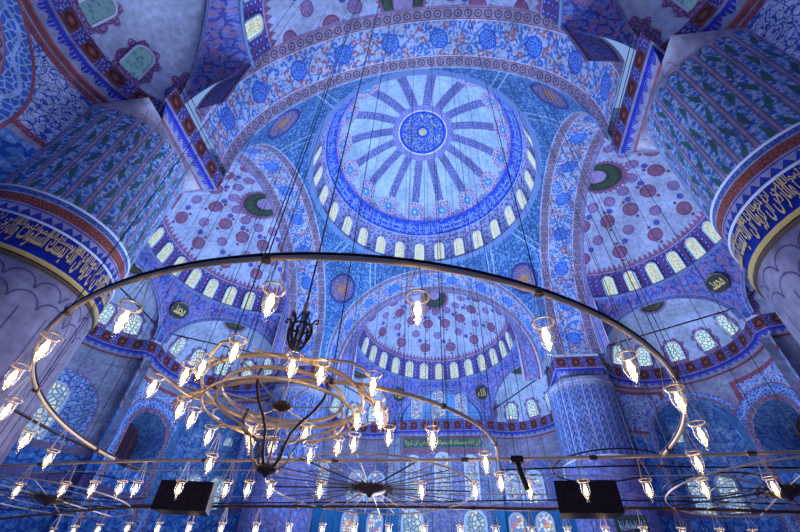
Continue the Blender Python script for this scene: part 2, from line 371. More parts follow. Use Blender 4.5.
g = G('bulb_light'); g.b.inputs['Emission Color'].default_value = (1, .64, .22, 1); g.b.inputs['Emission Strength'].default_value = 6; M['bulb'] = g.m
g = G('clear_glass'); nt = g.nt
tr = nt.nodes.new('ShaderNodeBsdfTransparent'); gl = nt.nodes.new('ShaderNodeBsdfGlossy'); gl.inputs['Roughness'].default_value = .2
tl = nt.nodes.new('ShaderNodeBsdfTranslucent'); tl.inputs[0].default_value = (.95, .85, .7, 1)
m1 = nt.nodes.new('ShaderNodeMixShader'); m2 = nt.nodes.new('ShaderNodeMixShader'); lw = nt.nodes.new('ShaderNodeLayerWeight'); lw.inputs[0].default_value = .22
nt.links.new(lw.outputs['Facing'], m1.inputs[0]); nt.links.new(tr.outputs[0], m1.inputs[1]); nt.links.new(gl.outputs[0], m1.inputs[2])
m2.inputs[0].default_value = .03; nt.links.new(m1.outputs[0], m2.inputs[1]); nt.links.new(tl.outputs[0], m2.inputs[2]); nt.links.new(m2.outputs[0], g.o.inputs[0]); M['glass'] = g.m

# ---------------------------------------------------------------- mesh helpers
class B:
    def __init__(s): s.v, s.f, s.uv = [], [], []
    def add(s, vs, fs, uvs=None):
        k = len(s.v); s.v += [tuple(q) for q in vs]; s.uv += (uvs or [(0, 0)]*len(vs)); s.f += [tuple(i+k for i in f) for f in fs]
    def grid(s, fn, nu, nv):
        vs, uvs = [], []
        for i in range(nu+1):
            for j in range(nv+1):
                p_, uv = fn(i/nu, j/nv); vs.append(p_); uvs.append(uv)
        s.add(vs, [(i*(nv+1)+j, (i+1)*(nv+1)+j, (i+1)*(nv+1)+j+1, i*(nv+1)+j+1) for i in range(nu) for j in range(nv)], uvs)
    def tube(s, pts, r, n=6, closed=False, ry=None):
        pts = [V(q) for q in pts]; N = len(pts); vs = []
        for i, q in enumerate(pts):
            a = pts[(i-1) % N] if (closed or i) else q; b = pts[(i+1) % N] if (closed or i < N-1) else q
            t = (b-a).normalized(); h = V((0, 0, 1)) if abs(t.z) < .9 else V((0, 1, 0))
            x = t.cross(h).normalized(); y = x.cross(t); rr = r[i] if isinstance(r, (list, tuple)) else r
            for k in range(n):
                an = 2*pi*(k+.5)/n; vs.append(q+x*cos(an)*rr+y*sin(an)*(ry or rr))
        fs = [(i*n+k, i*n+(k+1) % n, ((i+1) % N)*n+(k+1) % n, ((i+1) % N)*n+k) for i in range(N if closed else N-1) for k in range(n)]
        if not closed: fs += [tuple(range(n))[::-1], tuple((N-1)*n+k for k in range(n))]
        s.add(vs, fs)
    def lathe(s, prof, c=(0, 0, 0), n=16):
        c = V(c); vs = [c+V((r*cos(2*pi*k/n), r*sin(2*pi*k/n), z)) for r, z in prof for k in range(n)]
        s.add(vs, [(i*n+k, i*n+(k+1) % n, (i+1)*n+(k+1) % n, (i+1)*n+k) for i in range(len(prof)-1) for k in range(n)])
    def box(s, c, x, y, z):     # half-extent vectors
        c, x, y, z = V(c), V(x), V(y), V(z)
        vs = [c+x*a+y*b+z*d for a in (-1, 1) for b in (-1, 1) for d in (-1, 1)]
        s.add(vs, [(0, 1, 3, 2), (4, 6, 7, 5), (0, 4, 5, 1), (2, 3, 7, 6), (0, 2, 6, 4), (1, 5, 7, 3)])
    def build(s, name, mat, parent=None, smooth=False, **pr):
        me = bpy.data.meshes.new(name); me.from_pydata(s.v, [], s.f)
        ul = me.uv_layers.new(name='UVMap'); uv = s.uv
        flat = [0.0]*(len(me.loops)*2)
        for l in me.loops: flat[l.index*2], flat[l.index*2+1] = uv[l.vertex_index]
        ul.data.foreach_set('uv', flat)
        me.materials.append(M[mat]); 
        if smooth: me.polygons.foreach_set('use_smooth', [True]*len(me.polygons))
        o = bpy.data.objects.new(name, me); COL.objects.link(o)
        if parent: o.parent = parent
        for k, q in pr.items(): o[k] = q
        return o
def empty(name, loc=(0, 0, 0), label=None, cat=None, group=None, kind=None):
    o = bpy.data.objects.new(name, None); COL.objects.link(o); o.location = loc; o.empty_display_size = .1
    if label: o['label'] = label
    if cat: o['category'] = cat
    if group: o['group'] = group
    if kind: o['kind'] = kind
    return o
def tag(o, label, cat, group=None):
    o['label'] = label; o['category'] = cat
    if group: o['group'] = group
    return o
ST = dict(kind='structure')

# ---------------------------------------------------------------- the main dome
RB, HB, ZC = 10.84, 34.93, 21.86
PA, PR, PZ = 11.4, 15.72, 23.4; RA = sqrt(PR*PR-PA*PA)       # arch plane, pendentive sphere, arch radius
def domept(a, t, r=RB): return V((r*cos(t)*sin(a), r*cos(t)*cos(a), HB+(r-.54)*sin(t)))
b = B(); b.grid(lambda i, j: (domept(i*2*pi, j*pi/2), (i, j)), 128, 48); b.build('ceiling_dome', 'dome', smooth=True, label='blue and white painted main dome', **ST)
b = B(); b.grid(lambda i, j: ((lambda a, q: (V((q[0]*sin(a), q[0]*cos(a), q[1])), (a*11, j)))(i*2*pi, [(RB+.1, HB), (RB-.12, HB-.05), (RB-.16, HB-.22), (RB+.05, HB-.36), (RB+.4, HB-.5)][round(j*4)])), 128, 4)
b.build('trim_1', 'arch_edge', **ST)

NW = 0
def window(c, r_, u_, w, h, mat, fr=.10, thick=.10):
    """arched window: c bottom centre, r_ right, u_ up; faces the hall"""
    global NW; NW += 1
    if mat == 'unlit_pane': w *= .85
    r_, u_ = V(r_).normalized(), V(u_).normalized(); n = r_.cross(u_); n = n if (CAM-V(c)).dot(n) > 0 else -n
    c = V(c)
    def outl(hw, hh):
        L = [(hw, 0)]; zs = hh-hw
        for k in range(0, 9): L.append((hw*cos(pi*k/8), zs+hw*sin(pi*k/8)))
        return L+[(-hw, 0)]
    oi, oo = outl(w/2, h), outl(w/2+fr, h+fr)
    b = B(); k = len(oi)
    vs = [c+r_*x+u_*y+n*thick for x, y in oi]+[c+r_*x+u_*y+n*thick for x, y in oo]+[c+r_*x+u_*y-n*.05 for x, y in oo]+[c+r_*x+u_*y-n*.05 for x, y in oi]
    fs = []
    for i in range(k-1):
        for a_, b_ in ((0, 1), (1, 2), (3, 0)): fs.append((a_*k+i, a_*k+i+1, b_*k+i+1, b_*k+i))
    b.add(vs, fs); f = b.build('window_%d' % NW, 'window_stone', **ST)
    b = B(); b.add([c+r_*x+u_*y+n*.03 for x, y in oi], [tuple(range(k))], [(x/w+NW*3, y/w) for x, y in oi]); b.build('window_pane', mat, f)
    return f
for k in range(28):
    a = (k-.558)*2*pi/28
    if cos(a) < -.45: continue
    t0, t1 = R(.8), R(14); p0, p1 = domept(a, t0, RB-.07), domept(a, t1, RB-.07)
    window(p0, (cos(a), -sin(a), 0), p1-p0, 1.05, (p1-p0).length, 'dome_pane')

# ---------------------------------------------------------------- pendentives
for q in range(4):
    b = B(); mid = pi/4+q*pi/2
    def pf(i, j):
        a = mid+(i-.5)*pi/2; rel = (i-.5)*pi/2; rho = PA/max(cos(pi/4-abs(rel)), 1e-3)
        zl = PZ+sqrt(PR*PR-rho*rho) if rho < PR else ZC
        zl = max(ZC, zl); z = zl+(HB-.3-zl)*j; pr = sqrt(PR*PR-(z-PZ)**2)
        return V((pr*cos(a), pr*sin(a), z)), (rel*pr, z-30.6)
    b.grid(pf, 60, 24); b.build('ceiling_pendentive', 'pendentive', smooth=True, **ST)

# ---------------------------------------------------------------- sides
SIDES = {'right': ((1, 0), (0, 1)), 'far': ((0, 1), (1, 0)), 'left': ((-1, 0), (0, 1)), 'near': ((0, -1), (1, 0))}
O1 = 15.35; DE, HE, DP = 10.2, 5.6, 4.8; RH = 8.87; ZR = 26.75
def S(side, o, l, z):
    a, c_ = SIDES[side]; return V((a[0]*o+c_[0]*l, a[1]*o+c_[1]*l, z))
def arch_pts(n=40):        # (l, z, arc length) of the main arch profile, from spring to spring
    P_ = []; s = 0; h0 = sqrt(RA*RA-(ZC-PZ)**2); A0 = -math.asin((PZ-ZC)/RA)
    for k in range(n+1):
        a = A0+(pi-2*A0)*k/n; P_.append((RA*cos(a), PZ+RA*sin(a), RA*(a-A0)))
    return P_
def exf(th):
    t = R(th); return (cos(t), sin(t)), (-sin(t), cos(t)), (O1+DE*cos(t), DE*sin(t))
def expt(th, tau, off=0, A=HE, D=DP):
    ed, ep, ec = exf(th); x, y = (A+off)*cos(tau), (D+off)*sin(tau)
    return (ec[0]+ep[0]*x+ed[0]*y, ec[1]+ep[1]*x+ed[1]*y)
AP = arch_pts()
for sd in SIDES:
    # soffit and its two edges
    b = B()
    b.grid(lambda i, j: (lambda q: (S(sd, PA+.0+(O1-PA)*j, q[0], q[1]), (q[2], j)))(AP[round(i*40)]), 40, 6)
    b.build('ceiling_arch', 'arch', smooth=True, **ST)
    b = B()
    for rr_ in (RA+.0,):
        b.tube([S(sd, PA-.02, l, z) for l, z, s in AP], .06, 6)
    b.build('trim_2', 'archivolt', **ST)
    # archivolt: plane O1 between arch and half-dome mouth
    b = B()
    def av(i, j):
        l, z, s = AP[round(i*40)]; a = atan2(max(z-ZR, 0), l) if z > ZR else (0 if l > 0 else pi)
        l2, z2 = RH*cos(a), ZR+7.2*sin(a)
        if z <= ZR: l2, z2 = (RH if l > 0 else -RH), z
        return S(sd, O1+.25*j, l+(l2-l)*j, z+(z2-z)*j), (s, j)
    b.grid(av, 40, 3); b.build('wall_'+sd, 'archivolt', **ST)
    # half dome
    b = B()
    b.grid(lambda i, j: (S(sd, O1+.2+RH*cos(R(-90+180*i))*cos(j*pi/2), RH*sin(R(-90+180*i))*cos(j*pi/2), ZR+7.2*sin(j*pi/2)), (-90+180*i, 90*j)), 64, 32)
    b.build('ceiling_half_dome', 'half_dome_painting', smooth=True, **ST)
    b = B(); b.tube([S(sd, O1+.2+(RH-.05)*cos(R(t)), (RH-.05)*sin(R(t)), ZR-.05) for t in range(-90, 91, 4)], .12, 6); b.build('trim_3', 'arch_edge', **ST)
    for k in range(-6, 7):
        t = R(13.07*k)
        if sd == 'near' and abs(k) < 4: continue
        e1 = R(16.5); P0 = S(sd, O1+.2+(RH-.1)*cos(t), (RH-.1)*sin(t), ZR+.12); P1 = S(sd, O1+.2+(RH-.1)*cos(t)*cos(e1), (RH-.1)*sin(t)*cos(e1), ZR+7.2*sin(e1))
        tn = S(sd, -sin(t), cos(t), 0); window(P0, tn, P1-P0, .86, (P1-P0).length, 'half_dome_pane')
    # squinch webs (three sectors) and exedrae
    for th in (-60, 0, 60):
        ed, ep, ec = exf(th); flat = sd == 'far' and th == 0; hmax = math.tan(R(30))*DE
        b = B()
        def web(i, j):
            x = (i-.5)*2*hmax; phi = atan2(x, DE)
            zl = ZC+4.35*sqrt(max(0, 1-(x/HE)**2)); E_ = (O1+ed[0]*DE+ep[0]*x, ed[1]*DE+ep[1]*x)
            ca, sa = cos(R(th)+phi), sin(R(th)+phi); C_ = (O1+.2+RH*ca, RH*sa)
            q = j; bulge = sin(pi*q)*.12*abs(ZR-zl); o_ = E_[0]+(C_[0]-E_[0])*q+ca*bulge; l_ = E_[1]+(C_[1]-E_[1])*q+sa*bulge
            return S(sd, o_, l_, zl+(ZR-zl)*q), (x, zl+(ZR-zl)*q)
        b.grid(web, 48, 8); b.build('ceiling_squinch', 'squinch', smooth=True, **ST)
        b = B()
        b.grid(lambda i, j: (lambda a: (S(sd, ec[0]+ep[0]*(HE-.05*(1-j))*cos(a)-ed[0]*.05*(1-j)+ed[0]*0, ec[1]+ep[1]*(HE)*cos(a)-ed[1]*.05, ZC+(4.35-.55*(1-j))*sin(a)) if 0 else S(sd, ec[0]+ep[0]*(HE-.5*j)*cos(a)-ed[0]*.06, ec[1]+ep[1]*(HE-.5*j)*cos(a)-ed[1]*.06, ZC+(4.35-.5*j)*sin(a)), (a*5, j)))(pi*i), 36, 2)
        b.build('trim_4', 'exedra_arch', **ST)
        if flat:
            b = B(); b.grid(lambda i, j: (S(sd, ec[0]+.12, (i-.5)*12.4, ZC+4.6*j), ((i-.5)*12.4, ZC+4.6*j)), 8, 8); b.build('wall_far', 'far_wall', **ST)
            for x, w_, z0, h_ in ((-3.0, 1.25, 22.35, 3.0), (-.3, 1.45, 22.35, 3.5), (2.5, 1.25, 22.35, 3.0)):
                window(S(sd, ec[0], x, z0), (1, 0, 0), (0, 0, 1), w_, h_, 'stained_pane')
            continue
        b = B()
        b.grid(lambda i, j: (lambda q, z: (S(sd, q[0], q[1], z), (90-180*i, 90*j)))(expt(th, pi*i, 0, HE*cos(j*pi/2), DP*cos(j*pi/2)), ZC+4.35*sin(j*pi/2)), 48, 20)
        b.build('ceiling_exedra', 'exedra', smooth=True, **ST)
        for k in range(-2, 3):
            tau = pi/2-R(30*k)
            def ex(j, o_=-.06):
                q = expt(th, tau, o_, HE*cos(j), DP*cos(j)); return S(sd, q[0], q[1], ZC+4.35*sin(j))
            P0, P1 = ex(R(4)), ex(R(27)); q0, q1 = expt(th, tau-.05), expt(th, tau+.05); tn = S(sd, q1[0]-q0[0], q1[1]-q0[1], 0)
            if sd == 'right' and th == 60 and k in (-1, 0, 1) and 0: continue
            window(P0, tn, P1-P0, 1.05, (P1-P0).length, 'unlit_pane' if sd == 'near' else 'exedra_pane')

# ---------------------------------------------------------------- cornice along the whole hall
BC = 11.07
def side_plan(sd, n=14):
    P_ = [(BC, BC), (O1, BC)] if sd != 'near' else [(BC, BC), (16.6, BC)]
    for th in (60, 0, -60):
        if sd == 'far' and th == 0:
            P_ += [(25.05, 5.2), (25.05, -5.2)]; continue
        for k in range(n+1):
            P_.append(expt(th, R(6+168*k/n)))
    P_ += [(P_[1][0], -BC), (BC, -BC)]
    return P_
def offset(P_, d):
    out = []
    for i, q in enumerate(P_):
        a, c_ = P_[max(i-1, 0)], P_[min(i+1, len(P_)-1)]
        def nrm(u_, v_):
            dx, dy = v_[0]-u_[0], v_[1]-u_[1]; L = hypot(dx, dy) or 1; return (-dy/L, dx/L)
        n1 = nrm(a, q) if i else None; n2 = nrm(q, c_) if i < len(P_)-1 else None
        if n1 is None: n1 = (-0., 1.) if 0 else (n2[1]*0-1*0, 0); 
        if i == 0: m_ = (1, 1); out.append((q[0]+d, q[1]+d)); continue
        if i == len(P_)-1: out.append((q[0]+d, q[1]-d)); continue
        k = 1/max(.5, 1+n1[0]*n2[0]+n1[1]*n2[1]); out.append((q[0]+(n1[0]+n2[0])*k*d*SG, q[1]+(n1[1]+n2[1])*k*d*SG))
    return out
SG = 1
for sd in SIDES:
    P_ = side_plan(sd); prof = [(1.1, ZC, -.5), (.0, ZC, -.02), (0, ZC, 0), (0, ZC-1.15, 1), (.10, ZC-1.15, 1.02), (.50, ZC-1.72, 2), (1.3, ZC-1.72, 2.1)]
    s = [0]
    for i in range(1, len(P_)): s.append(s[-1]+hypot(P_[i][0]-P_[i-1][0], P_[i][1]-P_[i-1][1]))
    rows = [offset(P_, d) for d, z, v_ in prof]; b = B()
    vs, uv = [], []
    for i in range(len(P_)):
        for k, (d, z, v_) in enumerate(prof): vs.append(S(sd, rows[k][i][0], rows[k][i][1], z)); uv.append((s[i], v_))
    m_ = len(prof); b.add(vs, [(i*m_+k, (i+1)*m_+k, (i+1)*m_+k+1, i*m_+k+1) for i in range(len(P_)-1) for k in range(m_-1)], uv)
    b.build('trim_5', 'cornice', **ST)
    # railing on the cornice
    if sd != 'near0':
        rl = empty('railing', S(sd, O1, 0, ZC), {'right': 'thin black iron railing along the top of the right cornice', 'far': 'thin black iron railing along the top of the far cornice', 'left': 'thin black iron railing along the top of the left cornice', 'near': 'black iron railing on the cornice nearest overhead'}[sd], 'railing')
        Q = offset(P_, .15)
        inv = V(rl.location)
        for hz in (.5, 1.0):
            b = B(); b.tube([S(sd, q[0], q[1], ZC+hz)-inv for q in Q], .022, 5); b.build('rail', 'iron', rl)
        dacc = 0
        for i in range(1, len(Q)):
            dacc += hypot(Q[i][0]-Q[i-1][0], Q[i][1]-Q[i-1][1])
            if dacc > 2.0 or i in (1,):
                dacc = 0; b = B(); q = S(sd, Q[i][0], Q[i][1], ZC-.02)-inv; b.tube([q, q+V((0, 0, 1.05))], .03, 5); b.build('post', 'iron', rl)

# ---------------------------------------------------------------- walls below the cornice
def wallpath(th, off, n=90):
    pts = [expt(th, pi*i/n, off) for i in range(n+1)]; s = [0]
    for i in range(n): s.append(s[-1]+hypot(pts[i+1][0]-pts[i][0], pts[i+1][1]-pts[i][1]))
    return pts, s
for sd in SIDES:
    for th in (-60, 0, 60):
        if sd == 'far' and th == 0:
            b = B(); b.grid(lambda i, j: (S(sd, 25.75, (i-.5)*12.6, 20.6*j), ((i-.5)*12.6, 20.6*j)), 4, 4); b.build('wall_far', 'far_wall', **ST); continue
        pts, s = wallpath(th, .75); L = s[-1]; n = len(pts)-1
        if th == -60: u_ = [L-q for q in s]
        else: u_ = s[:]
        ops = [((8.2, 15.6, 3.3, 9.9) if sd != 'near' else (8.2, 16.1, 2.3, 9.9)), (13.9, 15.0, 1.85, 12.0)] if th and sd != 'far' else []
        ub = u_
        b = B(); lin = []
        for i in range(n):
            um = (ub[i]+ub[i+1])/2; seg = [(0, 20.2)]
            def zt(x, o_): s0, zs, r_, z0 = o_; return zs+sqrt(max(0, r_*r_-(x-s0)**2))
            for o_ in ops:
                if abs(um-o_[0]) < o_[2]: seg = [(0, 0, o_[3], o_[3]), (zt(ub[i], o_), zt(ub[i+1], o_), 20.2, 20.2)]
            for sg in seg:
                if len(sg) == 2: sg = (sg[0], sg[0], sg[1], sg[1])
                a_, c_ = pts[i], pts[i+1]
                b.add([S(sd, *a_, sg[0]), S(sd, *c_, sg[1]), S(sd, *c_, sg[3]), S(sd, *a_, sg[2])], [(0, 1, 2, 3)], [(ub[i], sg[0]), (ub[i+1], sg[1]), (ub[i+1], sg[3]), (ub[i], sg[2])])
        b.build('wall_'+sd, ({'near': 'near_gallery_wall', 'far': 'far_alcove'}.get(sd, 'gallery_wall')) if th else 'tile_wall', **ST)
        # deep arches: soffit, back
        for oi, o_ in enumerate(ops):
            s0, zs, r_, z0 = o_; b = B()
            def at(x, dpt):
                k = min(range(n+1), key=lambda q: abs(ub[q]-x)); a_ = pts[max(k-1, 0)]; c_ = pts[min(k+1, n)]
                nx, ny = c_[1]-a_[1], -(c_[0]-a_[0]); Ln = hypot(nx, ny)
                # move along the chord normal at the arch centre
                return pts[k]
            kc = min(range(n+1), key=lambda q: abs(ub[q]-s0)); a_, c_ = pts[kc-2], pts[kc+2]; tx, ty = c_[0]-a_[0], c_[1]-a_[1]; Ln = hypot(tx, ty); tx /= Ln; ty /= Ln; nx, ny = ty, -tx
            cx_, cy_ = pts[kc]; ec = exf(th)[2]
            if (cx_-ec[0])*nx+(cy_-ec[1])*ny < 0: nx, ny = -nx, -ny
            sgn = 1 if (ub[kc+2]-ub[kc-2]) > 0 else -1
            def op(x, z, d):   # x along from centre, d depth
                k = min(range(n+1), key=lambda q: abs(ub[q]-(s0+x))); base = pts[k]
                f_ = cx_+tx*x*sgn, cy_+ty*x*sgn; w_ = min(d/.8, 1)
                return S(sd, base[0]*(1-w_)+f_[0]*w_+nx*d, base[1]*(1-w_)+f_[1]*w_+ny*d, z)
            pr = [(-r_, z0)]+[(-r_*cos(pi*k/20), zs+r_*sin(pi*k/20)) for k in range(21)]+[(r_, z0)]
            dep = 2.6 if oi == 0 else 4.0
            b.grid(lambda i, j: (lambda q: (op(q[0], q[1], dep*j), (q[0]*2+q[1], q[1]+j*dep)))(pr[round(i*22)]), 22, 5)
            b.build('wall_'+sd, 'niche', **ST)
            b = B()
            if oi == 0:   # concave back with a half-dome head
                b.grid(lambda i, j: (lambda x, z: (op(x, z, dep-.05+1.6*sqrt(max(0, 1-(x*x+max(z-zs, 0)**2)/(r_*r_)))), (x, z)))(-r_+2*r_*i, (z0+(zs-z0)*j/.6) if j < .6 else zs+sqrt(max(0, r_*r_-(-r_+2*r_*i)**2))*(j-.6)/.4), 24, 20)
                b.build('wall_'+sd, 'niche', smooth=True, **ST)
                if sd in ('right', 'left'):
                    rv = op(.3, 0, dep)-op(-.3, 0, dep)
                    window(op(-1.3, zs+.9, dep+.95), rv, (0, 0, 1), .8, .85, 'white_pane', .06)
                    for xx in (-1.5, .7): window(op(xx, z0+.5, dep+.9), rv, (0, 0, 1), 1.25, 3.0, 'white_pane', .15)
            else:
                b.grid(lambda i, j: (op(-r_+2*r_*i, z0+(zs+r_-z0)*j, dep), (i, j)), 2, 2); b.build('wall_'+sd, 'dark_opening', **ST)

# ---------------------------------------------------------------- piers
def pier(name, cx_, cy_, near, label):
    t = empty(name, (cx_, cy_, 0), label, 'pier'); r_ = 2.9; sx, sy = (1 if cx_ > 0 else -1), (1 if cy_ > 0 else -1)
    b = B(); b.grid(lambda i, j: (V((r_*cos(2*pi*i), r_*sin(2*pi*i), [0, 10.5, 10.5, 19.6][round(j*3)])), (2*pi*r_*i, [0, 10.5, 10.5, 19.6][round(j*3)])), 72, 3)
    b.build('shaft', 'pier' if near else 'far_pier', t, True)
    lo, hi = 11.55, (16.9 if near else 15.6)
    h = (hi-lo)/2; mx_, my_ = sx*(lo+h)-cx_, sy*(lo+h)-cy_; b = B()
    def cb(i, j):
        a = 2*pi*i; c_, s_ = cos(a), sin(a); k = h/max(abs(c_), abs(s_)); q = j**1.5
        return V((r_*c_*(1-q)+(mx_+k*c_)*q, r_*s_*(1-q)+(my_+k*s_)*q, 19.55+.65*j)), (a*r_, 19.5+1.2*j)
    b.grid(cb, 72, 6); b.build('corbel', 'stone', t, True)
    for z, rr_, mt in (((13.35, .05, 'window_stone'), (12.08, .05, 'window_stone'), (10.72, .09, 'gold_letter'), (10.5, .07, 'dark_bronze')) if near else ((19.3, .05, 'stone'), (13.0, .08, 'stone'))):
        b = B(); b.tube([(cos(2*pi*k/48)*(r_+.01), sin(2*pi*k/48)*(r_+.01), z) for k in range(48)], rr_, 6, True); b.build('moulding', mt, t)
    return t
piers = [pier('pier', -14.2, -14.2, True, 'huge round pier at left with floral stripes above a blue inscription band'),
         pier('pier', 14.2, -14.2, True, 'huge round pier at right with floral stripes above a blue inscription band'),
         pier('pier', 13.4, 13.4, False, 'round tiled pier standing between the far half dome and the right half dome'),
         pier('pier', -13.4, 13.4, False, 'round tiled pier behind the small chandelier at far left')]

# ---------------------------------------------------------------- Arabic lettering
FORMS = {'ا': ('\uFE8D', '\uFE8E', 0, 0), 'ل': ('\uFEDD', '\uFEDE', '\uFEDF', '\uFEE0'), 'ه': ('\uFEE9', '\uFEEA', '\uFEEB', '\uFEEC'), 'ن': ('\uFEE5', '\uFEE6', '\uFEE7', '\uFEE8'),
         'و': ('\uFEED', '\uFEEE', 0, 0), 'ر': ('\uFEAD', '\uFEAE', 0, 0), 'س': ('\uFEB1', '\uFEB2', '\uFEB3', '\uFEB4'), 'م': ('\uFEE1', '\uFEE2', '\uFEE3', '\uFEE4'),
         'ت': ('\uFE95', '\uFE96', '\uFE97', '\uFE98'), 'ض': ('\uFEBD', '\uFEBE', '\uFEBF', '\uFEC0'), 'ي': ('\uFEF1', '\uFEF2', '\uFEF3', '\uFEF4'), 'ك': ('\uFED9', '\uFEDA', '\uFEDB', '\uFEDC'),
         'ز': ('\uFEAF', '\uFEB0', 0, 0), 'ب': ('\uFE8F', '\uFE90', '\uFE91', '\uFE92'), 'ح': ('\uFEA1', '\uFEA2', '\uFEA3', '\uFEA4'), 'د': ('\uFEA9', '\uFEAA', 0, 0)}
def shape(t):
    out = []
    for w_ in t.split(' '):
        r_ = ''
        for i, ch in enumerate(w_):
            pj = i > 0 and w_[i-1] in FORMS and FORMS[w_[i-1]][2]; nj = i < len(w_)-1 and FORMS[ch][2]
            r_ += FORMS[ch][3] if (pj and nj) else FORMS[ch][1] if pj else FORMS[ch][2] if nj else FORMS[ch][0]
        out.append(r_)
    return ' '.join(out)[::-1]
def text_mesh(t, thick=0.0):
    cu = bpy.data.curves.new('lettering', 'FONT'); cu.body = shape(t); cu.resolution_u = 2; cu.offset = thick
    o = bpy.data.objects.new('lettering', cu); COL.objects.link(o); dg = bpy.context.evaluated_depsgraph_get()
    me = bpy.data.meshes.new_from_object(o.evaluated_get(dg)); vs = [v_.co.copy() for v_ in me.vertices]; fs = [tuple(p_.vertices) for p_ in me.polygons]
    bpy.data.objects.remove(o); bpy.data.meshes.remove(me); return vs, fs
TXT = 'ان الله يمسك السموات والارض ان تزولا'
TV, TF = text_mesh(TXT, .018)
tx0, tx1 = min(q.x for q in TV), max(q.x for q in TV); ty0, ty1 = min(q.y for q in TV), max(q.y for q in TV)
for pr_, a0, a1 in ((piers[0], -75, 60), (piers[1], 120, 255)):
    b = B(); r_ = 2.96
    for rep in range(2):
        for ov, (zlo, zhi, sh) in enumerate(((10.88, 12.0, 0), (11.55, 12.0, .02))):
            aa = a0+(a1-a0)*(rep/2+sh); ab_ = a0+(a1-a0)*((rep+.97)/2+sh); vs = []
            for q in TV:
                f_ = (q.x-tx0)/(tx1-tx0); a = R(aa+(ab_-aa)*f_); vs.append((r_*cos(a), r_*sin(a), zlo+(q.y-ty0)/(ty1-ty0)*(zhi-zlo)))
            b.add(vs, TF)
    b.build('inscription', 'gold_letter', pr_, label='gold Arabic script on the blue band')
b = B()
for rep in range(8):
    for dz in (0, 3.2):
        vs = []
        for q in TV:
            f_ = (q.x-tx0)/(tx1-tx0); a = R((rep+f_*.97)*45); t = R(21.8+dz+(q.y-ty0)/(ty1-ty0)*4.6); vs.append(domept(-a, t, RB-.06))
        b.add(vs, TF)
b.build('trim_6', 'pale_letter', **ST)

# ---------------------------------------------------------------- round calligraphy discs under the half domes
def disc(c, n, r_, label, word='الله', mat='medallion_black', cat='medallion'):
    n = V(n).normalized(); x = V((0, 0, 1)).cross(n).normalized(); y = n.cross(x); t = empty('calligraphy_disc', c, label, cat)
    b = B(); k = 28; vs = [(x*cos(2*pi*i/k)+y*sin(2*pi*i/k))*r_+n*d for d in (0, .08) for i in range(k)]
    b.add(vs, [tuple(range(k)), tuple(range(k, 2*k))]+[(i, (i+1) % k, k+(i+1) % k, k+i) for i in range(k)]); b.build('board', mat, t)
    b = B(); b.tube([(x*cos(2*pi*i/k)+y*sin(2*pi*i/k))*r_+n*.06 for i in range(k)], .06, 5, True); b.build('rim', 'dark_bronze', t)
    tv, tf = text_mesh(word, .02); x0, x1 = min(q.x for q in tv), max(q.x for q in tv); y0, y1 = min(q.y for q in tv), max(q.y for q in tv)
    b = B(); b.add([x*((q.x-x0)/(x1-x0)-.5)*r_*1.3+y*((q.y-y0)/(y1-y0)-.5)*r_*1.1+n*.1 for q in tv], tf); b.build('script', 'gold_letter', t)
for sd, k, lb in (('far', -1, 'small dark calligraphy disc left of the three far tympanum windows'), ('far', 1, 'small dark calligraphy disc right of the three far tympanum windows'),
                  ('left', 1, 'small dark calligraphy disc below the left half dome windows'), ('right', 1, 'black calligraphy disc below the right half dome windows')):
    t = R(30)*k; q = (O1+10.25*cos(t), 10.25*sin(t)); disc(S(sd, q[0], q[1], 24.9), S(sd, -cos(t), -sin(t), 0)+V((0, 0, -.55)), .78, lb, 'محمد' if sd != 'far' else 'الله')


# ---------------------------------------------------------------- pixel rays of the survey, used to read positions off horizontal planes
def un(x, y, z):
    d = fw+rt*((x-400)/409.54)-up*((y-266)/409.54); return CAM+d*((z-CAM.z)/d.z)
def aty(x, y, Y):
    d = fw+rt*((x-400)/409.54)-up*((y-266)/409.54); return CAM+d*((Y-CAM.y)/d.y)

# ---------------------------------------------------------------- lower windows and panels
FY = 25.70
for x, w_, z0, h_ in ((-3.4, 1.2, 13.3, 4.6), (0, 1.5, 13.3, 4.9), (3.2, 1.2, 13.3, 4.6)):
    window((x, FY, z0), (1, 0, 0), (0, 0, 1), w_, h_, 'stained_pane', .22)
for x in (-3.4, 3.2): window((x, FY, 9.2), (1, 0, 0), (0, 0, 1), 1.9, 3.2, 'white_pane', .25)
t = empty('inscription_panel', (0, FY-.02, 18.95), 'long green inscription panel above the three stained far windows', 'panel')
b = B(); b.box((0, 0, .5), (4.6, 0, 0), (0, .06, 0), (0, 0, .5)); b.build('board', 'green_board', t)
b = B(); vs = [V(((q.x-tx0)/(tx1-tx0)*8.8-4.4, -.08, .15+(q.y-ty0)/(ty1-ty0)*.7)) for q in TV]; b.add(vs, TF); b.build('script', 'gold_letter', t)
def wallwin(sd, th, un_, z0, w_, h_, mat, off=.60, fr=.2):
    pts, s = wallpath(th, off); L = s[-1]; tgt = un_ if th != -60 else L-un_
    k = min(range(len(pts)), key=lambda q: abs(s[q]-tgt)); k = max(1, min(len(pts)-2, k)); a_, c_ = pts[k-1], pts[k+1]
    window(S(sd, pts[k][0], pts[k][1], z0), S(sd, c_[0]-a_[0], c_[1]-a_[1], 0), (0, 0, 1), w_, h_, mat, fr)
for th in (60, -60):
    for u0 in (13.6, 16.4): wallwin('far', th, u0, 9.4, 1.5, 2.9, 'rose_pane')
    for u0 in (13.9, 16.2): wallwin('far', th, u0, 13.4, 1.7, 3.0, 'stained_pane')
    wallwin('far', th, 9.5, 13.2, 1.4, 3.4, 'stained_pane')
for sd in ('left', 'right'):
    wallwin(sd, 0, 5.6, 12.2, 1.8, 4.2, 'white_pane'); wallwin(sd, 0, 14.6, 12.2, 1.8, 4.2, 'white_pane')

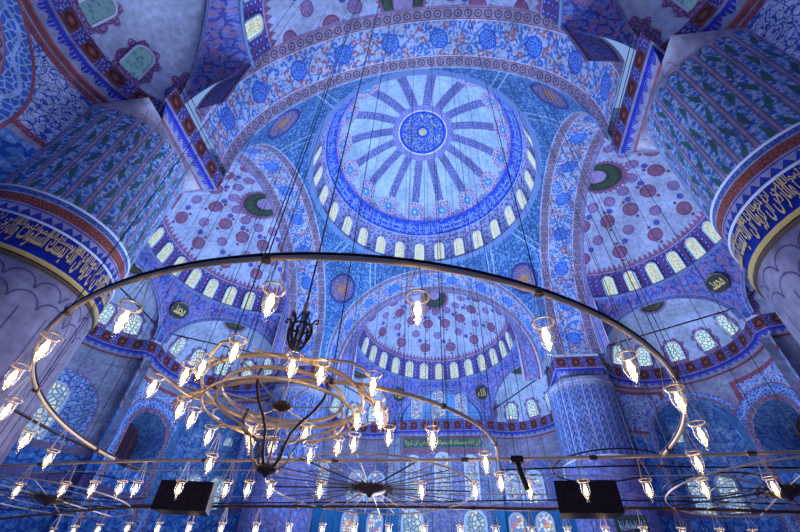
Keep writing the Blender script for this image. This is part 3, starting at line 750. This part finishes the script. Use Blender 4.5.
# ---------------------------------------------------------------- glass oil lamps with electric bulbs
def cup_mesh():
    b = B(); b.lathe([(.092, 0), (.078, -.02), (.062, -.05), (.068, -.10), (.066, -.15), (.050, -.20), (.030, -.24), (.014, -.262), (.010, -.27), (.020, -.283), (.020, -.296), (.004, -.308)], n=14); return b
def rim_mesh():
    b = B(); b.tube([(.092*cos(2*pi*k/16), .092*sin(2*pi*k/16), 0) for k in range(16)], .008, 5, True); return b
def bulb_mesh():
    b = B(); b.lathe([(.001, -.05), (.016, -.055), (.018, -.08), (.030, -.115), (.032, -.14), (.022, -.17), (.008, -.205), (.001, -.215)], n=10); return b
def wire_mesh(k, L):
    a = 2*pi*k/3; b = B(); b.tube([(.092*cos(a), .092*sin(a), 0), (.015*cos(a), .015*sin(a), L)], .0045, 4); return b
GLOW = bpy.data.lights.new('bulb_glow', 'POINT'); GLOW.energy = 4.6; GLOW.color = (1, .66, .34); GLOW.shadow_soft_size = .045
def hanging_lamp(label, group=None, L=.33):
    t = empty('hanging_lamp', (0, 0, 0), label, 'lamp', group)
    for k in range(3): wire_mesh(k, L).build('wire', 'pale_metal', t)
    rim_mesh().build('rim', 'pale_metal', t); gc_ = cup_mesh().build('glass_cup', 'glass', t, True); bulb_mesh().build('bulb', 'bulb', gc_, True)
    o = bpy.data.objects.new('bulb_glow', GLOW); COL.objects.link(o); o.parent = t; o.location = (0, 0, -.13)
    return t
def copy_tree(o, parent=None):
    c = o.copy(); COL.objects.link(c); c.parent = parent
    for ch in o.children: copy_tree(ch, c)
    return c
LAMP = None; NL = 0
def put_lamp(loc, label, group=None, rz=None):
    """loc = rim centre"""
    global LAMP, NL; NL += 1
    if LAMP is None: o = LAMP = hanging_lamp(label, group)
    else:
        o = copy_tree(LAMP); o['label'] = label
        if group: o['group'] = group
    o.location = loc; o.rotation_euler.z = NL*1.3 if rz is None else rz; return o
RZ = 4.0
def hoop(cx_, cy_, r_, z, w_, h_, n=96, a0=0, a1=2*pi):
    b = B(); cl = abs(a1-a0-2*pi) < 1e-6; k = n if cl else n+1
    b.tube([(cx_+r_*cos(a0+(a1-a0)*i/n), cy_+r_*sin(a0+(a1-a0)*i/n), z) for i in range(k)], w_, 8, cl, h_); return b
# the two great hoops
C1, R1, C3, R3 = (.40, -16.78), 4.83, (-.2, -16.64), 2.84
t1 = empty('ring_chandelier', (C1[0], C1[1], RZ), 'largest chandelier arc, a thin half hoop sweeping across the whole picture', 'chandelier')
hoop(0, 0, R1, 0, .022, .028, 96, R(178), R(362)).build('hoop', 'brass', t1, True)
hoop(0, 0, R1, .038, .026, .014, 96, R(178), R(362)).build('shaded_top', 'iron', t1, True)  # near-black strip: the hoop's unlit upper side put into colour
for k in range(7):
    a = R(184+29*k); b = B(); b.lathe([(.001, .04), (.042, .03), (.042, -.035), (.001, -.045)], (R1*cos(a), R1*sin(a), 0), 8); b.build('clamp', 'dark_bronze', t1)
t3 = empty('ring_chandelier', (C3[0], C3[1], RZ), 'smaller chandelier arc curving down to the upper rail right of the wrought chandelier', 'chandelier')
hoop(0, 0, R3, 0, .024, .03, 96, R(-128), R(2)).build('hoop', 'brass', t3, True)
for k in range(4):
    a = R(-108+32*k); b = B(); b.lathe([(.001, .035), (.036, .03), (.036, -.03), (.001, -.04)], (R3*cos(a), R3*sin(a), 0), 8); b.build('clamp', 'dark_bronze', t3)
G1 = [((128, 318), 'hanging glass lamp on the large hoop beside two lit alcove windows at left'), ((44, 345), 'hanging glass lamp on the large hoop just below the left inscription pier'),
      ((270, 297), 'hanging glass lamp on the large hoop beside the left half dome, above the small chandelier'), ((421, 297), 'hanging glass lamp on the large hoop right under the main dome'),
      ((555, 325), 'hanging glass lamp on the large hoop in front of the right main arch'), ((649, 357), 'hanging glass lamp on the large hoop below the right half dome'),
      ((694, 393), 'hanging glass lamp where the large hoop turns down at right, upper one'), ((706, 431), 'hanging glass lamp where the large hoop turns down at right, lower one'),
      ((8, 373), 'hanging glass lamp at the left edge, topmost of three'), ((5, 407), 'hanging glass lamp at the left edge, middle of three beside the stained window'),
      ((20, 437), 'hanging glass lamp at the left edge under the stained window'), ((57, 458), 'hanging glass lamp where the large hoop meets the upper rail at left'), ((692, 461), 'hanging glass lamp where the large hoop meets the upper rail at right')]
for (x, y), lb in G1:
    q = un(x, y, 3.55); a = atan2(q.y-C1[1], q.x-C1[0]); put_lamp((C1[0]+R1*cos(a), C1[1]+R1*sin(a), RZ-.35), lb)
for (x, y), lb in (((440, 433), 'hanging glass lamp on the smaller hoop in front of the green inscription panel'), ((483, 461), 'hanging glass lamp on the smaller hoop, upper of two at its right end'), ((501, 480), 'hanging glass lamp at the lower right end of the smaller hoop')):
    q = un(x, y, 3.55); a = atan2(q.y-C3[1], q.x-C3[0]); put_lamp((C3[0]+R3*cos(a), C3[1]+R3*sin(a), RZ-.35), lb)
q = un(210, 462, 3.55); put_lamp((q.x, q.y, RZ-.35), 'hanging glass lamp low behind the wrought chandelier at left, above the upper rail'); LONE = (q.x, q.y)
# rails
def rail(name, px, z, r_, label, mat='brass'):
    P_ = [un(x, y, z) for x, y in px]; t = empty(name, P_[len(P_)//2], label, 'rail'); o = V(P_[len(P_)//2]); Q = []
    for i in range(len(P_)-1):
        for k in range(6):
            f_ = k/6; p0, p1, p2, p3 = P_[max(i-1, 0)], P_[i], P_[i+1], P_[min(i+2, len(P_)-1)]
            Q.append(.5*((2*p1)+(p2-p0)*f_+(2*p0-5*p1+4*p2-p3)*f_*f_+(3*p1-p0-3*p2+p3)*f_**3)-o)
    Q.append(P_[-1]-o); b = B(); b.tube(Q, r_, 8); b.build('tube', mat, t, True)
    for k in range(3, len(Q)-2, 6):
        b = B(); d = (Q[k+1]-Q[k]).normalized(); b.tube([Q[k]-d*.06, Q[k]+d*.06], r_*1.5, 8); b.build('sleeve', 'dark_bronze', t)
    return [q+o for q in Q]
RA1 = rail('lamp_rail', [(-30, 467), (135, 461), (270, 460.5), (400, 460.5), (530, 458.5), (660, 456), (830, 451)], RZ, .026, 'upper straight metal rail crossing the picture, lamps hanging below it')
RA2 = rail('lamp_rail', [(-30, 522), (100, 509), (200, 506.5), (400, 507), (535, 509), (660, 508.5), (830, 513)], RZ, .034, 'lower dark metal rail crossing the picture behind the two loudspeakers', 'dark_bronze')
rail('support_rod', [(-30, 511), (180, 504), (400, 502), (600, 500), (830, 505)], RZ+.05, .014, 'thin dark rod just above the lower rail', 'iron')
rail('support_rod', [(-30, 474), (200, 470), (420, 473), (640, 476), (830, 470)], RZ+.06, .009, 'thin pale rod through the middle of the wheels', 'pale_metal')
rail('support_rod', [(-30, 494), (200, 497), (420, 494), (640, 496), (830, 500)], RZ+.06, .009, 'thin pale rod behind the wheel hubs', 'pale_metal')
rail('support_rod', [(500, 470), (620, 466), (700, 467), (830, 468)], RZ+.05, .014, 'thin dark rod just below the upper rail at right', 'iron')
row1 = [(3, 484), (47, 482), (84, 484), (98, 477), (129, 484), (174, 484), (221, 484), (236, 479), (268, 486), (318, 486), (421, 487), (475, 487), (530, 486), (589, 482), (651, 484), (713, 480), (779, 482)]
row2 = [32, 62, 92, 126, 157, 188, 220, 254, 287, 320, 352, 387, 423, 460, 497, 535, 573, 613, 653, 695, 738, 776]
ORD = ['first', 'second', 'third', 'fourth', 'fifth', 'sixth', 'seventh', 'eighth', 'ninth', 'tenth', 'eleventh', 'twelfth', 'thirteenth', 'fourteenth', 'fifteenth', 'sixteenth', 'seventeenth', 'eighteenth', 'nineteenth', 'twentieth', 'twenty-first', 'twenty-second']
for i, (x, y) in enumerate(row1):
    q = un(x, y, 3.55); yy = min(RA1, key=lambda w_: abs(w_.x-q.x)); put_lamp((q.x, yy.y, RZ-.35), 'hanging glass lamp under the upper rail, %s from the left' % ORD[i], 'lamps under the upper rail')
for i, x in enumerate(row2):
    q = un(x, 527, 3.55); yy = min(RA2, key=lambda w_: abs(w_.x-q.x)); put_lamp((q.x, yy.y, RZ-.35), 'hanging glass lamp under the lower rail at the bottom edge, %s from the left' % ORD[i], 'lamps under the lower rail')
# spoked wheels
def wheel(x, y, r_, label, ns=30, extra=True):
    c = un(x, y, RZ); t = empty('spoked_wheel', c, label, 'chandelier')
    hoop(0, 0, r_, 0, .014, .018, 80).build('hoop', 'pale_metal', t, True)
    hoop(0, 0, r_*.62, .03, .008, .008, 60).build('hoop', 'pale_metal', t, True)
    b = B(); b.lathe([(.001, .10), (.10, .09), (.30, .05), (.34, .0), (.30, -.05), (.08, -.09), (.03, -.16), (.001, -.17)], n=20); b.build('hub', 'dark_bronze', t, True)
    for k in range(14):
        a = 2*pi*k/14; b = B(); b.tube([(.3*cos(a), .3*sin(a), 0), (.42*cos(a), .42*sin(a), .05), (.50*cos(a), .50*sin(a), .0), (.44*cos(a), .44*sin(a), -.04)], .018, 5); b.build('scroll', 'dark_bronze', t)
    for k in range(ns):
        a = 2*pi*(k+.4)/ns; b = B(); b.tube([(.25*cos(a), .25*sin(a), .02), (r_*cos(a), r_*sin(a), .0)], .010 if k % 3 else .016, 5); b.build('spoke', 'pale_metal' if k % 2 else 'dark_bronze', t)
    return c
wheel(370, 489, 2.15, 'spoked wheel with a dark hub at the centre between the two rails', 36)
wheel(786, 491, 2.0, 'spoked wheel with a dark hub at the right edge between the two rails', 16)
wheel(49, 499, 1.9, 'spoked wheel with a dark hub at lower left between the two rails', 16)
def loop(x, y, hw, label):
    c = un(x, y, RZ+.12); e = un(x+hw, y, RZ+.12); t = empty('wire_hoop', c, label, 'hoop'); r_ = (e-c).length
    hoop(0, 0, r_, 0, .013, .013, 60).build('ring', 'iron', t, True)
    for k in range(4):
        a = k*pi/2+.6; b = B(); b.tube([(r_*cos(a), r_*sin(a), 0), (r_*cos(a), r_*sin(a), .3)], .006, 4); b.build('hanger', 'iron', t)
loop(606, 467, 55, 'thin dark wire hoop above the right loudspeaker'); loop(712, 486, 48, 'thin dark wire hoop right of the right loudspeaker'); loop(100, 487, 42, 'thin dark wire hoop left of the left loudspeaker')

# ---------------------------------------------------------------- the small wrought chandelier
AX, AY = -.25, -19.03
t = empty('wrought_chandelier', (AX, AY, RZ), 'wrought chandelier with three hoops, curling arms and a crown of many glass lamps', 'chandelier')
def P3(r_, a, z): return V((r_*cos(a), r_*sin(a), z))
hoop(0, 0, 1.05, 0, .021, .036, 72).build('outer_hoop', 'brass', t, True)
hoop(0, 0, .80, -.02, .017, .030, 64).build('inner_hoop', 'brass', t, True)
hoop(0, 0, .97, -.24, .014, .020, 64).build('lower_hoop', 'brass', t, True)
b = B(); b.lathe([(.001, -.08), (.10, -.10), (.13, -.14), (.12, -.18), (.05, -.20), (.001, -.22)], n=20); b.build('hub', 'dark_bronze', t, True)
b = B(); b.tube([(0, 0, 1.4), (0, 0, -.85)], .014, 8); b.build('stem', 'pale_metal', t, True)
b = B(); b.lathe([(.001, -.86), (.10, -.88), (.14, -.92), (.10, -.95), (.04, -.97), (.02, -1.0), (.001, -1.01)], n=16); b.build('bottom_cup', 'dark_bronze', t, True)
for k in range(6):
    a = R(20+60*k)
    b = B(); b.tube([P3(1.05, a, 0), P3(.55, a, -.09), P3(.11, a, -.14)], .010, 5); b.build('spoke', 'pale_metal', t)
    b = B(); pr = [(.78, .02), (.83, -.12), (.80, -.24), (.66, -.36), (.44, -.46), (.29, -.56), (.24, -.70), (.20, -.82), (.10, -.91)]
    b.tube([P3(r_, a+R(10), z) for r_, z in pr], .018, 6); b.build('basket_rib', 'dark_bronze' if k % 3 else 'brass', t, True)
    # curling arm out to the outer lamp
    a2 = R(-88+60*k); b = B()
    b.tube([P3(1.05, a2-R(40), -.02), P3(1.15, a2-R(31), -.04), P3(1.28, a2-R(21), -.05), P3(1.41, a2-R(11), -.04), P3(1.46, a2-R(4), -.07), P3(1.45, a2, -.11)], .019, 6); b.build('arm', 'brass', t, True)
    b = B(); b.tube([P3(1.06, a2+R(14), -.02), P3(1.13, a2+R(15), -.06), P3(1.22, a2+R(11), -.09), P3(1.28, a2+R(3), -.07)], .014, 6); b.build('arm', 'brass', t, True)
    for dd in (-7, 7):
        a3 = R(-58+60*k+dd); b = B(); b.tube([P3(1.05, a3-R(3), -.02), P3(1.12, a3-R(2), -.02), P3(1.18, a3, -.06), P3(1.21, a3, -.11)], .015, 6); b.build('arm', 'brass', t, True)
first = None
def fixed_lamp(q):
    global first
    if first is None:
        first = cup_mesh().build('glass_lamp', 'glass', t, True, label='clear glass cup with a glowing bulb'); rim_mesh().build('rim', 'pale_metal', first); bulb_mesh().build('bulb', 'bulb', first, True); first.location = q
        o = bpy.data.objects.new('bulb_glow', GLOW); COL.objects.link(o); o.parent = first; o.location = (0, 0, -.13)
    else:
        c = copy_tree(first, t); c.location = q
for k in range(6):
    a = R(-88+60*k); fixed_lamp(P3(1.53, a, -.11))
    for dd in (-7, 7): a = R(-58+60*k+dd); fixed_lamp(P3(1.30, a, -.11))
for a, r_ in ((10, 1.0), (139, .85), (75, .62)): fixed_lamp(P3(r_, R(a), -.14))
def P3(r_, a, z): return V((r_*.78*cos(a), r_*.78*sin(a), z*.92+.16))
# crown of scrolls
b = B(); b.tube([P3(.20, 2*pi*i/24, 1.02) for i in range(24)], .020, 6, True); b.build('crown_ring', 'dark_bronze', t, True)
b = B(); b.tube([P3(.13, 2*pi*i/24, .70) for i in range(24)], .018, 6, True); b.build('crown_ring', 'dark_bronze', t, True)
for k in range(6):
    a = R(60*k+10); b = B()
    b.tube([P3(.05, a, .58), P3(.12, a, .66), P3(.20, a, .80), P3(.22, a, .95), P3(.19, a, 1.06), P3(.24, a, 1.16), P3(.31, a, 1.17), P3(.32, a, 1.11), P3(.27, a, 1.10)], [.016, .022, .024, .024, .022, .02, .018, .018, .02], 6); b.build('crown_scroll', 'dark_bronze', t, True)
    b = B(); b.tube([P3(.20, a, 1.02), P3(.12, a, 1.18), P3(.03, a, 1.34)], .012, 5); b.build('crown_strut', 'dark_bronze', t)
b = B(); b.lathe([(.001, 1.62), (.02, 1.60), (.04, 1.52), (.025, 1.44), (.05, 1.38), (.03, 1.32), (.001, 1.30)], n=12); b.build('finial', 'brass', t, True)

# ---------------------------------------------------------------- loudspeakers on the lower rail
def speaker(x, y, wpx, label, yawd):
    c = aty(x, y, -13.95); t = empty('loudspeaker', c, label, 'loudspeaker'); t.rotation_euler.z = R(yawd)
    b = B(); w_, h_, d_ = .62, .30, .26
    vs = [(sx*w_*(1 if sy < 0 else .86), sy*d_, sz*h_) for sx in (-1, 1) for sy in (-1, 1) for sz in (-1, 1)]
    b.add(vs, [(0, 1, 3, 2), (4, 6, 7, 5), (0, 4, 5, 1), (2, 3, 7, 6), (0, 2, 6, 4), (1, 5, 7, 3)]); b.build('cabinet', 'rubber', t)
    b = B(); b.box((0, -d_-.012, 0), (w_*.96, 0, 0), (0, .012, 0), (0, 0, h_*.93)); gr_ = b.build('grille', 'speaker_black', t)
    for sx in (-.3, .3):
        b = B(); b.tube([(sx+.19*cos(2*pi*k/24), -d_-.03, .19*sin(2*pi*k/24)) for k in range(24)], .012, 5, True); b.build('driver_ring', 'speaker_black', gr_)
    for sx in (-.4, .4):
        ry = min(RA2, key=lambda w2: abs(w2.x-c.x-sx)); b = B(); b.tube([(sx, .1, 0), (sx, ry.y-c.y, RZ-c.z)], .02, 5); b.build('bracket', 'iron', t)
speaker(187, 498, 56, 'black loudspeaker hung from the lower rail at left', 9); speaker(586, 499.5, 57, 'black loudspeaker hung from the lower rail at right', -3)
t = empty('wall_plaque', aty(632, 526, 8.8), 'dark plaque with pale script right of the right loudspeaker', 'plaque')
b = B(); b.box((0, 0, 0), (1.0, 0, 0), (0, .05, 0), (0, 0, .62)); b.build('board', 'medallion_black', t)
b = B(); vs = [V(((q.x-tx0)/(tx1-tx0)*1.6-.8, -.07, -.3+(q.y-ty0)/(ty1-ty0)*.6)) for q in TV]; b.add(vs, TF); b.build('script', 'pale_letter', t)
t = empty('rail_clamp', aty(517, 462, -16.6), 'short black clamp hanging from the upper rail at centre right', 'clamp')
b = B(); b.tube([(0, 0, .06), (.02, 0, -.12), (.10, 0, -.42)], .045, 8); b.build('arm', 'iron', t)
b = B(); b.box((0, 0, .03), (.10, 0, 0), (0, .07, 0), (0, 0, .05)); b.build('jaw', 'iron', t)
# tie rods across the exedra mouths and the aisle
for sd in ('right', 'left', 'far'):
    for th in (60, 0, -60):
        if sd == 'far' and th == 0: continue
        q0, q1 = expt(th, 0, -.2), expt(th, pi, -.2); a_, c_ = S(sd, q0[0], q0[1], ZC+1.1), S(sd, q1[0], q1[1], ZC+1.1)
        b = B(); b.tube([a_, c_], .07, 6); tag(b.build('tie_rod', 'iron'), 'black iron tie rod across the %s alcove under the %s half dome' % ('middle' if th == 0 else 'farther' if (th == 60 and sd != 'far') else 'nearer' if sd != 'far' else 'right' if th == 60 else 'left', sd), 'tie rod', 'iron tie rods above the cornice')
b = B(); b.tube([un(5, 405, 5.2), un(62, 436, 5.2), un(150, 474, 5.2)], .035, 6); tag(b.build('tie_rod', 'iron'), 'thick dark rod slanting past the stained window at lower left', 'tie rod')

# ---------------------------------------------------------------- suspension cables
def cable(x, y, z0, r_=.011, lab='thin dark suspension cable rising from the chandeliers to the vaults', gp='suspension cables'):
    rr = hypot(x, y); z1 = 34 if rr < 9 else 31
    if y < -15.3: d_ = hypot(x, y+15.35); z1 = 26.5+6.5*sqrt(max(0, 1-(d_/9)**2))
    elif max(abs(x), abs(y)) > PA: z1 = 30
    b = B(); b.tube([(x, y, z0), (x, y, z1)], r_, 4); tag(b.build('suspension_cable', 'iron'), lab, 'cable', gp)
for k in range(7): a = R(184+29*k); cable(C1[0]+R1*cos(a), C1[1]+R1*sin(a), RZ, .006)
for k in range(4): a = R(-108+32*k); cable(C3[0]+R3*cos(a), C3[1]+R3*sin(a), RZ, .009)
cable(LONE[0], LONE[1], RZ-.02, .009)
cable(AX, AY, RZ+1.6, .014, 'thicker cable carrying the wrought chandelier', None)
for L_, n_ in ((RA1, 13), (RA2, 15)):
    for k in range(n_): q = L_[int((k+.5)*len(L_)/n_)]; cable(q.x, q.y, RZ, .007)
for k in range(34):
    x, y = random.uniform(-9.5, 9.5), random.uniform(-11, 9); cable(x, y, RZ-.6, .013)
b = B(); b.box((0, 0, -.05), (32, 0, 0), (0, 32, 0), (0, 0, .05)); b.build('floor', 'floor', **ST)
